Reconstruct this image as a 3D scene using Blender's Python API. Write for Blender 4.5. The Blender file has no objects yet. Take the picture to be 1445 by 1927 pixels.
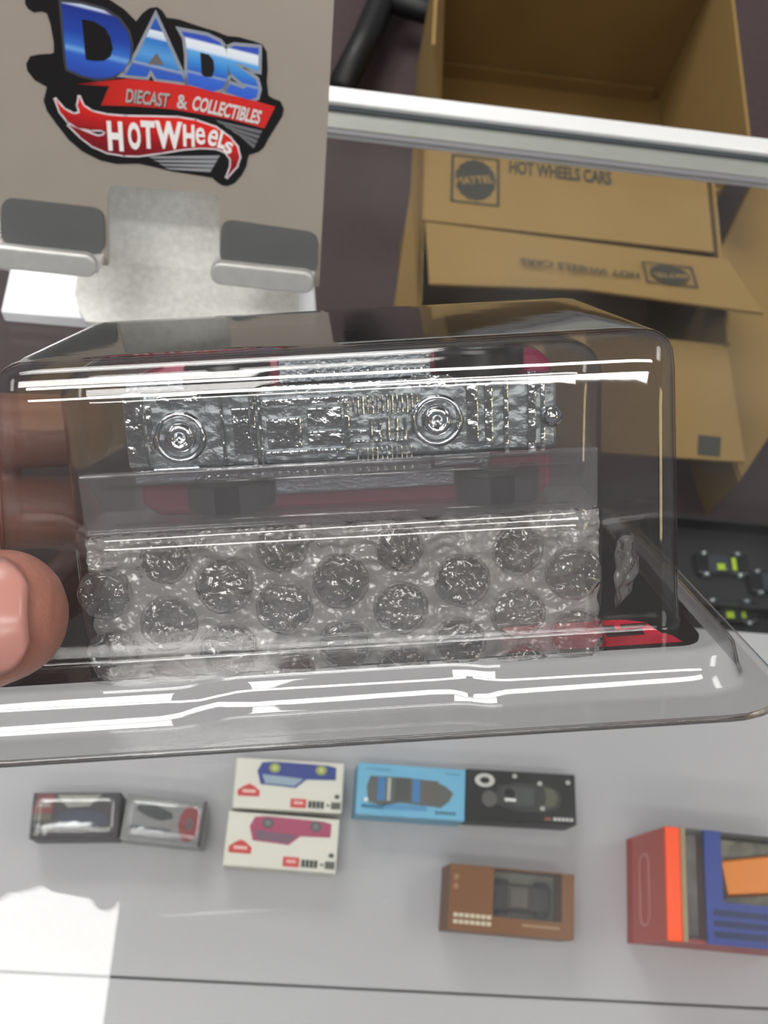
import bpy, math, random
from mathutils import Vector, Matrix
random.seed(7)
S = bpy.context.scene
C = S.collection
V = Vector

# ------------------------------------------------------------------ camera
FPX, CX, CY = 2000.0, 722.5, 963.5
CAMZ = 1.25
ex = V((.9925, -.0863, -.0850)).normalized()          # world X seen from the camera
uz = V((.1152, .392, .9135)); uz = (uz - ex * uz.dot(ex)).normalized()
ey = uz.cross(ex)
RC = Matrix((ex, ey, uz))                              # camera -> world
CAMPOS = V((0, 0, CAMZ))
cd = bpy.data.cameras.new('camera'); cam = bpy.data.objects.new('camera', cd); C.objects.link(cam)
cam.matrix_world = Matrix.Translation(CAMPOS) @ RC.to_4x4()
cd.sensor_fit = 'VERTICAL'; cd.sensor_height = 36.0; cd.lens = 36.0 * FPX / 1927.0
cd.clip_start = 0.01
cd.dof.use_dof = True; cd.dof.focus_distance = 0.175; cd.dof.aperture_fstop = 46
S.camera = cam

def ray(px, py):
    return RC @ V(((px - CX) / FPX, -(py - CY) / FPX, -1.0))
def at(px, py, z):                                     # a point of the photograph on the level z
    r = ray(px, py); return CAMPOS + r * ((z - CAMZ) / r.z)

# ------------------------------------------------------------------ light and exposure
W = bpy.data.worlds.new('world'); S.world = W; W.use_nodes = True
W.node_tree.nodes['Background'].inputs[0].default_value = (.93, .95, 1, 1)
W.node_tree.nodes['Background'].inputs[1].default_value = 0.26
S.view_settings.view_transform = 'Standard'; S.view_settings.look = 'None'
S.view_settings.exposure = 0.0; S.view_settings.gamma = 1.0
S.view_settings.use_curve_mapping = False
S.cycles.transparent_max_bounces = 48
S.cycles.max_bounces = 12
S.cycles.glossy_bounces = 6
S.cycles.caustics_reflective = False
S.cycles.caustics_refractive = False
PANEL_STRENGTH = 6.4

# ------------------------------------------------------------------ materials
def nm(name):
    m = bpy.data.materials.new(name); m.use_nodes = True
    t = m.node_tree
    for n in list(t.nodes): t.nodes.remove(n)
    o = t.nodes.new('ShaderNodeOutputMaterial')
    return m, t, o
def lin(c):
    return tuple(((v / 255) / 12.92 if v / 255 <= .04045 else ((v / 255 + .055) / 1.055) ** 2.4) for v in c) + (1,)
def mat(name, rgb, rough=.6, metal=0, var=.12, scale=40, bump=0, bscale=200, spec=.5, stretch=None, rgb2=None):
    m, t, o = nm(name)
    b = t.nodes.new('ShaderNodeBsdfPrincipled'); t.links.new(b.outputs[0], o.inputs[0])
    b.inputs['Roughness'].default_value = rough; b.inputs['Metallic'].default_value = metal
    b.inputs['Specular IOR Level'].default_value = spec
    tc = t.nodes.new('ShaderNodeTexCoord'); mp = t.nodes.new('ShaderNodeMapping'); t.links.new(tc.outputs['Object'], mp.inputs[0])
    if stretch: mp.inputs['Scale'].default_value = stretch
    n = t.nodes.new('ShaderNodeTexNoise'); n.inputs['Scale'].default_value = scale; n.inputs['Detail'].default_value = 4
    t.links.new(mp.outputs[0], n.inputs['Vector'])
    mx = t.nodes.new('ShaderNodeMix'); mx.data_type = 'RGBA'
    c = lin(rgb)
    mx.inputs[6].default_value = tuple(v * (1 - var) for v in c[:3]) + (1,)
    mx.inputs[7].default_value = lin(rgb2) if rgb2 else tuple(min(1, v * (1 + var)) for v in c[:3]) + (1,)
    t.links.new(n.outputs['Fac'], mx.inputs[0]); t.links.new(mx.outputs[2], b.inputs['Base Color'])
    if bump:
        n2 = t.nodes.new('ShaderNodeTexNoise'); n2.inputs['Scale'].default_value = bscale; n2.inputs['Detail'].default_value = 3
        t.links.new(mp.outputs[0], n2.inputs['Vector'])
        bp = t.nodes.new('ShaderNodeBump'); bp.inputs['Strength'].default_value = bump; bp.inputs['Distance'].default_value = .001
        t.links.new(n2.outputs['Fac'], bp.inputs['Height']); t.links.new(bp.outputs[0], b.inputs['Normal'])
    return m
def clear(name, tint=(.97, .97, .97), haze=.03, hazecol=(.8, .8, .8), rough=.03, gain=1.0, bump=0, bscale=120, hazevar=0, hazescale=60, bdist=.0006, crinkle=0, edge=.5):
    """a thin clear sheet: passes light, mirrors at grazing angles, a little milky"""
    m, t, o = nm(name)
    tr = t.nodes.new('ShaderNodeBsdfTransparent'); tr.inputs[0].default_value = tint + (1,)
    gl = t.nodes.new('ShaderNodeBsdfGlossy'); gl.inputs['Roughness'].default_value = rough
    df = t.nodes.new('ShaderNodeBsdfDiffuse'); df.inputs[0].default_value = hazecol + (1,)
    tl = t.nodes.new('ShaderNodeBsdfTranslucent'); tl.inputs[0].default_value = hazecol + (1,)
    dt = t.nodes.new('ShaderNodeMixShader'); t.links.new(df.outputs[0], dt.inputs[1]); t.links.new(tl.outputs[0], dt.inputs[2])
    lw = t.nodes.new('ShaderNodeLayerWeight'); lw.inputs[0].default_value = .5
    p = t.nodes.new('ShaderNodeMath'); p.operation = 'POWER'; p.inputs[1].default_value = 5
    t.links.new(lw.outputs['Facing'], p.inputs[0])
    ma = t.nodes.new('ShaderNodeMath'); ma.operation = 'MULTIPLY_ADD'; ma.inputs[1].default_value = .9 * gain; ma.inputs[2].default_value = .045 * gain
    ma.use_clamp = True
    t.links.new(p.outputs[0], ma.inputs[0])
    p3 = t.nodes.new('ShaderNodeMath'); p3.operation = 'POWER'; p3.inputs[1].default_value = 4
    t.links.new(lw.outputs['Facing'], p3.inputs[0])
    tm = t.nodes.new('ShaderNodeMix'); tm.data_type = 'RGBA'; tm.inputs[6].default_value = tint + (1,); tm.inputs[7].default_value = tuple(v * edge for v in tint) + (1,)
    t.links.new(p3.outputs[0], tm.inputs[0]); t.links.new(tm.outputs[2], tr.inputs[0])
    m1 = t.nodes.new('ShaderNodeMixShader'); m1.inputs[0].default_value = haze
    t.links.new(tr.outputs[0], m1.inputs[1]); t.links.new(dt.outputs[0], m1.inputs[2])
    tc = t.nodes.new('ShaderNodeTexCoord')
    if hazevar:
        n = t.nodes.new('ShaderNodeTexNoise'); n.inputs['Scale'].default_value = hazescale; n.inputs['Detail'].default_value = 5
        t.links.new(tc.outputs['Object'], n.inputs['Vector'])
        mr = t.nodes.new('ShaderNodeMapRange'); mr.inputs[1].default_value = .35; mr.inputs[2].default_value = .75
        mr.inputs[3].default_value = haze; mr.inputs[4].default_value = haze + hazevar
        t.links.new(n.outputs['Fac'], mr.inputs[0]); t.links.new(mr.outputs[0], m1.inputs[0])
    m2 = t.nodes.new('ShaderNodeMixShader')
    t.links.new(ma.outputs[0], m2.inputs[0]); t.links.new(m1.outputs[0], m2.inputs[1]); t.links.new(gl.outputs[0], m2.inputs[2])
    t.links.new(m2.outputs[0], o.inputs[0])
    if bump:
        n2 = t.nodes.new('ShaderNodeTexNoise'); n2.inputs['Scale'].default_value = bscale; n2.inputs['Detail'].default_value = 3
        t.links.new(tc.outputs['Object'], n2.inputs['Vector'])
        bp = t.nodes.new('ShaderNodeBump'); bp.inputs['Strength'].default_value = bump; bp.inputs['Distance'].default_value = bdist
        t.links.new(n2.outputs['Fac'], bp.inputs['Height'])
        if crinkle:
            vo = t.nodes.new('ShaderNodeTexVoronoi'); vo.feature = 'DISTANCE_TO_EDGE'; vo.inputs['Scale'].default_value = crinkle
            ad = t.nodes.new('ShaderNodeVectorMath'); ad.operation = 'MULTIPLY_ADD'; ad.inputs[1].default_value = (.012, .012, .012)
            t.links.new(n2.outputs['Color'], ad.inputs[0]); t.links.new(tc.outputs['Object'], ad.inputs[2]); t.links.new(ad.outputs[0], vo.inputs['Vector'])
            su = t.nodes.new('ShaderNodeMath'); su.operation = 'ADD'
            t.links.new(n2.outputs['Fac'], su.inputs[0]); t.links.new(vo.outputs['Distance'], su.inputs[1]); t.links.new(su.outputs[0], bp.inputs['Height'])
        for q in (gl, lw): t.links.new(bp.outputs[0], q.inputs['Normal'])
    return m
def emit(name, rgb, s):
    m, t, o = nm(name)
    e = t.nodes.new('ShaderNodeEmission'); e.inputs[0].default_value = rgb + (1,); e.inputs[1].default_value = s
    t.links.new(e.outputs[0], o.inputs[0]); return m
def ramp_mat(name, stops, lo, hi, d, rough=.35, metal=0.0):
    """flat print whose colour changes along the direction d of the object's own coordinates"""
    m, t, o = nm(name)
    b = t.nodes.new('ShaderNodeBsdfPrincipled'); t.links.new(b.outputs[0], o.inputs[0])
    b.inputs['Roughness'].default_value = rough; b.inputs['Metallic'].default_value = metal
    tc = t.nodes.new('ShaderNodeTexCoord')
    dp = t.nodes.new('ShaderNodeVectorMath'); dp.operation = 'DOT_PRODUCT'; dp.inputs[1].default_value = d
    t.links.new(tc.outputs['Object'], dp.inputs[0])
    mr = t.nodes.new('ShaderNodeMapRange'); mr.inputs[1].default_value = lo; mr.inputs[2].default_value = hi
    t.links.new(dp.outputs['Value'], mr.inputs[0])
    r = t.nodes.new('ShaderNodeValToRGB'); t.links.new(mr.outputs[0], r.inputs[0])
    e = r.color_ramp.elements
    while len(e) > 1: e.remove(e[0])
    e[0].position = stops[0][0]; e[0].color = lin(stops[0][1])
    for p, c in stops[1:]:
        q = e.new(p); q.color = lin(c)
    t.links.new(r.outputs[0], b.inputs['Base Color'])
    return m

M = {}
M['panel'] = emit('led_panel', (1, .985, .96), PANEL_STRENGTH)
M['bright'] = emit('bright_panel', (1, .985, .96), PANEL_STRENGTH * 1.9)
M['bar'] = emit('light_bar', (1, .985, .96), PANEL_STRENGTH * 3.2)
M['warm'] = emit('warm_panel', (1, .80, .46), PANEL_STRENGTH * 1.3)
M['ceiling'] = mat('ceiling_paint', (200, 198, 192), .9)
M['carpet'] = mat('purple_floor', (74, 59, 61), .85, scale=90, var=.25, bump=.4, bscale=500)
M['shelf'] = mat('white_shelf', (176, 175, 178), .45, scale=6, var=.04)
M['alu'] = mat('bright_aluminium', (235, 236, 236), .4, .25, scale=20, var=.03, stretch=(1, 40, 40))
M['alugrey'] = mat('grey_aluminium', (150, 152, 146), .5, .3, scale=60, var=.1)
M['darkrub'] = mat('dark_gasket', (60, 68, 72), .6)
M['black'] = mat('black_paint', (22, 22, 23), .5, var=.3)
M['brushed'] = mat('brushed_plate', (186, 176, 164), .42, .5, scale=60, var=.05, bump=.05, bscale=900)
M['brushed2'] = mat('edge_aluminium', (205, 205, 202), .42, .5, scale=200, var=.12, bump=.1, bscale=700)
M['dusty'] = mat('dusty_aluminium', (238, 238, 230), .55, .1, scale=330, var=.3, rgb2=(250, 250, 244), bump=.3, bscale=600)
M['basewhite'] = mat('white_base', (244, 246, 250), .35, .1, scale=30, var=.02)
M['pad'] = mat('grey_rubber_pad', (92, 94, 93), .7, scale=80, var=.06)
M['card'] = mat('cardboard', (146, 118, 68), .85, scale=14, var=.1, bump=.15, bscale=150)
M['cardshade'] = mat('cardboard_shaded', (112, 85, 40), .9, scale=12, var=.12, bump=.15, bscale=150)  # darker copy of the cardboard: the dimness inside the boxes is in the colour
M['ink'] = mat('box_ink', (60, 58, 50), .8, var=.2, scale=120)
M['chrome'] = mat('chrome', (222, 226, 230), .12, 1, scale=300, var=.1, bump=.28, bscale=420)
M['chromedark'] = mat('dark_chrome', (150, 156, 160), .30, .85, scale=300, var=.3, bump=.45, bscale=350)
M['tyre'] = mat('black_tyre', (20, 20, 22), .35, scale=100, var=.2)
M['magenta'] = mat('magenta_paint', (140, 22, 66), .25, .2, scale=60, var=.1)
M['cardblack'] = mat('black_card', (22, 21, 22), .4, scale=50, var=.2)
M['pinkred'] = mat('pinkish_red_print', (236, 40, 72), .45, scale=60, var=.05)
M['skin'] = mat('skin', (150, 98, 78), .45, scale=70, var=.2, rgb2=(176, 118, 104), bump=.22, bscale=800)
M['nail'] = mat('nail', (176, 124, 114), .24, scale=60, var=.06)
M['creamcard'] = mat('dirt_line', (60, 60, 40), .8)
M['dome'] = clear('clear_shell', (.972, .969, .966), .012, (.75, .73, .72), .03, 1.15, .05, 60)
M['blister'] = clear('clear_blister', (.975, .975, .975), .015, (.8, .8, .8), .03, 1.15, .06, 80)
M['rib'] = clear('clear_rib', (.97, .97, .97), .05, (.9, .9, .9), .05, 3.0)
M['tray'] = clear('frosted_insert', (.96, .96, .97), .13, (.72, .70, .73), .12, 1.2, .15, 100)
M['film'] = clear('bubble_film', (.97, .97, .97), .46, (1, .99, .98), .16, 3.0, 1.0, 150, .25, 160, .0012, 220)
M['bubble'] = clear('bubble_clear', (.985, .985, .985), .10, (1, 1, 1), .10, 3.4, 1.0, 130, .14, 300, .0015, 230)
M['glass'] = clear('counter_glass', (.985, .99, .987), .004, (.85, .9, .95), .004, .62, 0, 1, .03, 14)
M['window'] = clear('clear_window', (.96, .96, .96), .05, (.8, .8, .8), .06, 1.6, .3, 60)
SOL = {}
def sol(rgb, rough=.45, metal=0):
    k = (rgb, rough, metal)
    if k not in SOL: SOL[k] = mat('print_%02x%02x%02x' % rgb, rgb, rough, metal, var=.04)
    return SOL[k]

# ------------------------------------------------------------------ mesh helpers
class B:
    def __init__(s): s.v = []; s.f = []
    def add(s, vs, fs):
        o = len(s.v); s.v += [tuple(v) for v in vs]; s.f += [tuple(i + o for i in f) for f in fs]; return s
    def box(s, a, b):
        (x0, y0, z0), (x1, y1, z1) = a, b
        return s.add([(x0, y0, z0), (x1, y0, z0), (x1, y1, z0), (x0, y1, z0), (x0, y0, z1), (x1, y0, z1), (x1, y1, z1), (x0, y1, z1)],
                     [(3, 2, 1, 0), (4, 5, 6, 7), (0, 1, 5, 4), (1, 2, 6, 5), (2, 3, 7, 6), (3, 0, 4, 7)])
    def hexa(s, p):                                     # 8 points: bottom ring then top ring
        return s.add(p, [(3, 2, 1, 0), (4, 5, 6, 7), (0, 1, 5, 4), (1, 2, 6, 5), (2, 3, 7, 6), (3, 0, 4, 7)])
    def prism(s, ring, off):                            # ring of points pushed by the vector off
        n = len(ring); off = V(off); r = [V(p) for p in ring]
        return s.add(r + [p + off for p in r], [tuple(range(n - 1, -1, -1)), tuple(range(n, 2 * n))] + [(i, (i + 1) % n, n + (i + 1) % n, n + i) for i in range(n)])
    def loft(s, rings, cap0=True, cap1=True):
        n = len(rings[0]); vs = [p for r in rings for p in r]; fs = []
        for k in range(len(rings) - 1):
            for i in range(n):
                j = (i + 1) % n; fs.append((k * n + i, k * n + j, (k + 1) * n + j, (k + 1) * n + i))
        if cap0: fs.append(tuple(range(n - 1, -1, -1)))
        if cap1: fs.append(tuple((len(rings) - 1) * n + i for i in range(n)))
        return s.add(vs, fs)
    def lathe(s, prof, c, axis, n=24, cap0=True, cap1=True):    # prof: (radius, height) along axis from c
        axis = V(axis).normalized(); u = axis.orthogonal().normalized(); w = axis.cross(u); c = V(c)
        return s.loft([[c + axis * h + u * (r * math.cos(2 * math.pi * i / n)) + w * (r * math.sin(2 * math.pi * i / n)) for i in range(n)] for r, h in prof], cap0, cap1)
    def cyl(s, c, axis, r, h, n=24): return s.lathe([(r, 0), (r, h)], c, axis, n)
    def tube(s, pts, rs, n=12):
        rings = []
        for k, p in enumerate(pts):
            p = V(p); d = (V(pts[min(k + 1, len(pts) - 1)]) - V(pts[max(k - 1, 0)])).normalized()
            u = d.cross(V((0.13, .21, .97))).normalized(); w = d.cross(u)
            rings.append([p + u * (rs[k] * math.cos(2 * math.pi * i / n)) + w * (rs[k] * math.sin(2 * math.pi * i / n)) for i in range(n)])
        return s.loft(rings)
    def sphere(s, c, r, n=16, m=10, sc=(1, 1, 1)):
        c = V(c); rings = [[c + V((r * sc[0] * math.sin(math.pi * k / m) * math.cos(2 * math.pi * i / n), r * sc[1] * math.sin(math.pi * k / m) * math.sin(2 * math.pi * i / n), -r * sc[2] * math.cos(math.pi * k / m))) for i in range(n)] for k in range(1, m)]
        return s.loft(rings)

def link(name, me, m, parent=None, bevel=0, seg=2, smooth=False, solid=0):
    o = bpy.data.objects.new(name, me); C.objects.link(o)
    if m: me.materials.append(m)
    if parent is not None: o.parent = parent
    if solid:
        q = o.modifiers.new('solid', 'SOLIDIFY'); q.thickness = solid; q.offset = 0
    if bevel:
        q = o.modifiers.new('bevel', 'BEVEL'); q.width = bevel; q.segments = seg; q.limit_method = 'ANGLE'; q.angle_limit = math.radians(40)
    if smooth:
        for p in me.polygons: p.use_smooth = True
    return o
def obj(name, b, m, parent=None, sc=1.0, **k):
    me = bpy.data.meshes.new(name)
    me.from_pydata([tuple(c * sc for c in v) for v in b.v], [], b.f)
    me.validate(); me.update()
    import bmesh
    bm = bmesh.new(); bm.from_mesh(me); bmesh.ops.recalc_face_normals(bm, faces=bm.faces); bm.to_mesh(me); bm.free()
    return link(name, me, m, parent, **k)
def empty(name, loc=(0, 0, 0), rotz=0, mw=None):
    o = bpy.data.objects.new(name, None); C.objects.link(o); o.empty_display_size = .02
    if mw is not None: o.matrix_world = mw
    else: o.location = loc; o.rotation_euler = (0, 0, rotz)
    return o
def tag(o, label=None, cat=None, group=None, kind=None):
    for k, v in (('label', label), ('category', cat), ('group', group), ('kind', kind)):
        if v: o[k] = v
    return o
def fill2d(name, loops, m, parent, z=0.0, thick=.0001, offset=0.0, lift=None):
    """flat print: closed 2D outlines (holes allowed) filled and given a hair of thickness; local XY"""
    cu = bpy.data.curves.new(name, 'CURVE'); cu.dimensions = '2D'; cu.fill_mode = 'BOTH'
    cu.extrude = thick / 2; cu.offset = offset
    for lp in loops:
        sp = cu.splines.new('POLY'); sp.points.add(len(lp) - 1)
        for i, p in enumerate(lp): sp.points[i].co = (p[0], p[1], 0, 1)
        sp.use_cyclic_u = True
    tmp = bpy.data.objects.new('tmp', cu); C.objects.link(tmp)
    me = bpy.data.meshes.new_from_object(tmp.evaluated_get(bpy.context.evaluated_depsgraph_get()))
    bpy.data.objects.remove(tmp); bpy.data.curves.remove(cu)
    for v in me.vertices: v.co.z += z
    me.materials.clear()
    return link(name, me, m, parent)
def text_mesh(body, bold=0.0, shear=0.0, thick=.01):
    cu = bpy.data.curves.new('t', 'FONT'); cu.body = body; cu.size = 1; cu.offset = bold; cu.shear = shear; cu.extrude = thick / 2; cu.resolution_u = 4
    tmp = bpy.data.objects.new('tmp', cu); C.objects.link(tmp)
    me = bpy.data.meshes.new_from_object(tmp.evaluated_get(bpy.context.evaluated_depsgraph_get()))
    bpy.data.objects.remove(tmp); bpy.data.curves.remove(cu)
    me.materials.clear()
    return me
def text2d(name, body, p0, p1, height, m, parent, z=0, bold=.02, shear=0, thick=.0001):
    """lettering whose baseline runs from p0 to p1 in the parent's XY plane, cap height given"""
    me = text_mesh(body, bold, shear, 1.0)
    xs = [v.co.x for v in me.vertices]; ys = [v.co.y for v in me.vertices]
    x0, x1, y0, y1 = min(xs), max(xs), min(ys), max(ys)
    p0 = V(p0); p1 = V(p1); d = p1 - p0; L = d.length; d = d / L; nrm = V((-d.y, d.x))
    for v in me.vertices:
        a = (v.co.x - x0) / (x1 - x0) * L; b = (v.co.y - y0) / (y1 - y0) * height
        q = p0 + d * a + nrm * b
        v.co = (q.x, q.y, z + v.co.z * thick)
    return link(name, me, m, parent)
def rrect(x0, y0, x1, y1, r, n=5):
    out = []
    for cx, cy, a0 in ((x1 - r, y1 - r, 0), (x0 + r, y1 - r, 90), (x0 + r, y0 + r, 180), (x1 - r, y0 + r, 270)):
        for i in range(n + 1):
            a = math.radians(a0 + 90 * i / n); out.append((cx + r * math.cos(a), cy + r * math.sin(a)))
    return out
def disc(cx, cy, r, n=20, ry=None):
    return [(cx + r * math.cos(2 * math.pi * i / n), cy + (ry or r) * math.sin(2 * math.pi * i / n)) for i in range(n)]

# ================================================================== the room
GT = 0.85                                              # glass counter top
SH = 0.53                                              # white shelf inside
fl = obj('floor', B().box((-3, -2.5, -.05), (3, 3.5, 0)), M['carpet']); tag(fl, kind='structure')
ce = obj('ceiling', B().box((-3, -2.5, 2.65), (3, 3.5, 2.7)), M['ceiling']); tag(ce, kind='structure')
def ceiling_light(x0, y0, x1, y1, label, kind='panel'):
    r = empty('ceiling_light', ((x0 + x1) / 2, (y0 + y1) / 2, 2.65)); tag(r, label, 'light', 'ceiling panel lights')
    w, d = (x1 - x0) / 2, (y1 - y0) / 2
    obj('diffuser', B().box((-w, -d, -.012), (w, d, -.004)), M[kind], r)
    f = B()
    f.box((-w - .02, -d - .02, -.02), (w + .02, -d, 0)).box((-w - .02, d, -.02), (w + .02, d + .02, 0))
    f.box((-w - .02, -d, -.02), (-w, d, 0)).box((w, -d, -.02), (w + .02, d, 0))
    obj('light_frame', f, M['alu'], r)
def mirror_hit(px, py, zc=2.64):                       # where the counter glass shows the ceiling
    p = at(px, py, GT); d = (p - CAMPOS).normalized(); d.z = -d.z
    return p + d * ((zc - p.z) / d.z)
hA = mirror_hit(229, 1672); hB = mirror_hit(205, 1927)
ceiling_light(hA.x - .62, hA.y - .62, hA.x, hA.y, 'square ceiling panel light above the counter', 'bright')
ceiling_light(-1.35, 1.5, -.15, 2.7, 'large ceiling panel light above the cardboard boxes', 'bright')
ceiling_light(-.75, -1.22, .75, -1.10, 'slim ceiling light bar farther behind the photographer', 'bar')
ceiling_light(-.75, -.62, .75, -.50, 'slim ceiling light bar closer behind the photographer', 'bar')
ceiling_light(1.25, -.3, 1.85, .9, 'added long fill panel on the ceiling right of the counter')  # unseen fill, added to put glints on the package's right edges
ceiling_light(2.35, -1.9, 2.85, -1.0, 'warm ceiling panel light in the far right corner', 'warm')
ceiling_light(-1.95, -.6, -1.45, .7, 'added long fill panel on the ceiling left of the counter')  # second unseen fill, added to brighten the clear package from the left

# ------------------------------------------------------------------ display counter
cnt = empty('display_counter', (0, 0, 0)); tag(cnt, 'glass topped display counter with white shelf and white metal rim', 'counter')
yT = at(720, 200, GT + .006).y
obj('glass_top', B().box((-1.2, -.5, GT - .006), (1.2, yT - .001, GT)), M['glass'], cnt)
obj('rim_bar', B().box((-1.2, yT, GT - .02), (1.2, yT + .0098, GT + .0055)), M['alu'], cnt, bevel=.0008)
obj('rim_gasket', B().box((-1.2, yT - .0025, GT), (1.2, yT, GT + .003)), M['darkrub'], cnt)
obj('rim_channel', B().box((-1.2, yT - .0125, GT), (1.2, yT - .0025, GT + .0015)), M['alugrey'], cnt)
obj('rim_lip', B().box((-1.2, yT - .0155, GT), (1.2, yT - .0125, GT + .001)), sol((120, 118, 122)), cnt)
ySf = at(1440, 1192, SH).y; yG = at(900, 1872, SH).y
obj('shelf_board', B().box((-1.18, yG + .0005, SH - .012), (1.18, ySf, SH)), M['shelf'], cnt, bevel=.001)
obj('shelf_board', B().box((-1.18, -.5, SH - .012), (1.18, yG - .0005, SH)), M['shelf'], cnt, bevel=.001)
obj('bottom_deck', B().box((-1.18, -.5, .06), (1.18, .47, .10)), M['black'], cnt, bevel=.002)
for sx in (-1, 1): obj('side_panel', B().box((sx * 1.2 - .01, -.5, 0), (sx * 1.2 + .01, .47, GT - .02)), M['black'], cnt)
obj('front_panel', B().box((-1.2, -.52, 0), (1.2, -.5, GT - .01)), M['black'], cnt)

# ------------------------------------------------------------------ phone stand with sticker
st = empty('metal_stand', at(300, 560, GT)); tag(st, 'brushed metal tablet stand with a shop sticker, hooks and grey rubber pads', 'stand')
O0 = V(st.location)
P0 = CAMPOS + ray(300, 410) * .40
LEAN = math.radians(27)
Lv = V((0, math.sin(LEAN), math.cos(LEAN))); Xv = V((1, 0, 0)); Nv = Xv.cross(Lv)      # Nv faces the viewer
bp = empty('back_plate_frame', mw=Matrix.Translation(P0) @ Matrix((Xv, Lv, Nv)).transposed().to_4x4())
PM = bp.matrix_world.copy(); bpy.data.objects.remove(bp)
PMi = PM.inverted()
def pl(px, py):                                        # photograph point -> coordinates on the plate
    r = ray(px, py); t = (P0 - CAMPOS).dot(Nv) / r.dot(Nv)
    q = PMi @ (CAMPOS + r * t); return (q.x, q.y)
LP = Matrix.Translation(-O0) @ PM
def onplate(o): o.matrix_local = LP; return o
PLT = .003
pl_out = [pl(*p) for p in ((-6, 345), (4, 480), (203, 500), (203, 372), (208, 352), (213, 348), (405, 364), (413, 372), (413, 520), (600, 540), (629, -10))]
q0, q1 = pl(629, -10), pl(600, 540)
topv = V(q0) + (V(q0) - V(q1)) * .25
w0 = pl(-6, 345); pl_out.append(tuple(topv)); pl_out.append((w0[0], topv.y)); 
plate = onplate(fill2d('back_plate', [pl_out], M['brushed'], st, z=-PLT / 2, thick=PLT))
def hook(xl, xr, yt, yb):
    # ledge out from the plate and an upturned rounded front lip
    sl = (pl(xr, 450)[1] - pl(xl, 450)[1]) / (pl(xr, 450)[0] - pl(xl, 450)[0])
    x0, x1 = pl(xl, yt)[0], pl(xr, yt)[0]; y1, y0 = pl(xl, yt)[1], pl(xl, yb)[1]
    d, t = .0105, .0042
    led = B(); led.box((x0, y0, -PLT), (x1, y0 + .0032, d))
    o = onplate(obj('hook', led, M['alu'], st, bevel=.0006))
    lip = B(); ring = [(x, y, d) for x, y in rrect(x0, y0, x1, y1, .0042, 6)]
    lip.prism(ring, (0, 0, t))
    obj('lip', lip, M['alugrey'] if False else M['brushed2'], o, bevel=.0011, seg=3)
hook(-14, 193, 428, 470); hook(404, 597, 461, 502)
def pad(pts):
    o = onplate(fill2d('rubber_pad', [pts], M['pad'], st, z=.0006, thick=.0012)); return o
def quadround(p, r=.005):
    out = []; n = len(p)
    for i in range(n):
        a, b, c = V(p[i - 1]), V(p[i]), V(p[(i + 1) % n]); u = (a - b).normalized() * r; w = (c - b).normalized() * r
        for k in range(5):
            t = k / 4; out.append(tuple((b + u) * (1 - t) ** 2 + b * 2 * t * (1 - t) + (b + w) * t ** 2))
    return out
pad(quadround([pl(4, 370), pl(197, 392), pl(198, 478), pl(2, 456)]))
pad(quadround([pl(417, 411), pl(600, 438), pl(597, 516), pl(414, 494)]))
def g(px, py, z): return at(px, py, z) - O0
base = B().prism([g(36, 478, GT), g(8, 606, GT), g(597, 655, GT), g(588, 520, GT)], (0, 0, .008))
obj('base_plate', base, M['basewhite'], st, bevel=.0012)
z1 = GT + .0085
foot = [g(*p, z1) for p in ((178, 486), (160, 500), (147, 530), (143, 560), (150, 590), (163, 612), (300, 625), (562, 640), (562, 520), (430, 505))]
obj('neck_foot', B().prism(foot, (0, 0, .003)), M['dusty'], st)
nk = B()
prof = []
pb = at(300, 500, z1 + .003); pe = P0 + Lv * .085 - Nv * .02
for k in range(9):
    t = k / 8
    q = V((0, pb.y, z1 + .003)) * (1 - t) ** 2 + V((0, pb.y + .035, z1 + .008)) * 2 * t * (1 - t) + V((0, pe.y, pe.z)) * t * t
    wl = .046 + .011 * (1 - t) ** 3
    prof.append((q, wl))
xc = P0.x + .0025
for th in (0,):
    rings = [[V((xc - w, q.y, q.z)) - O0, V((xc + w, q.y, q.z)) - O0, V((xc + w, q.y + .003, q.z - .002)) - O0, V((xc - w, q.y + .003, q.z - .002)) - O0] for q, w in prof]
    nk.loft(rings)
obj('neck', nk, M['dusty'], st, smooth=False)

# --- sticker (traced from an enlargement: 40 + x*.346, y*.346)
def zk(pts): return [pl(40 + x * .346, y * .346) for x, y in pts]
stk_out = zk([(20, -30), (22, 20), (40, 48), (70, 66), (110, 60), (140, 70), (160, 130), (178, 230), (178, 285), (160, 292), (100, 295), (50, 305), (28, 345), (35, 385), (75, 435), (140, 470), (135, 495), (122, 545), (140, 600), (190, 670), (260, 760), (330, 820), (430, 870), (520, 890), (640, 888), (720, 905), (820, 930), (950, 950), (1040, 965), (1060, 985), (1090, 1005), (1120, 1010), (1160, 995), (1200, 950), (1225, 900), (1232, 860), (1240, 840), (1290, 825), (1320, 800), (1345, 750), (1420, 630), (1428, 590), (1410, 550), (1370, 535), (1345, 520), (1335, 440), (1340, 380), (1335, 280), (1310, 240), (1260, 222), (1180, 200), (1120, 195), (1060, 170), (960, 140), (860, 105), (790, 95), (770, 60), (740, 38), (700, 42), (660, 70), (625, 115), (600, 90), (560, 50), (500, 10), (440, -30), (300, -50), (100, -50)])
stick = onplate(fill2d('sticker', [stk_out], sol((14, 13, 15), .4), st, z=.0002, thick=.0004))
def sp(name, loops, m, z, offset=0):
    return fill2d(name, [zk(l) for l in loops], m, stick, z=z, thick=.0001, offset=offset)
down = V(pl(190, 200)) - V(pl(180, 100)); down = (down / down.length)
dv = (-.12, -1.0, 0)
def span(a, b): return V((*pl(40 + a[0] * .346, a[1] * .346), 0)).dot(V(dv)), V((*pl(40 + b[0] * .346, b[1] * .346), 0)).dot(V(dv))
l0, l1 = span((735, 90), (735, 430))
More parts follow.
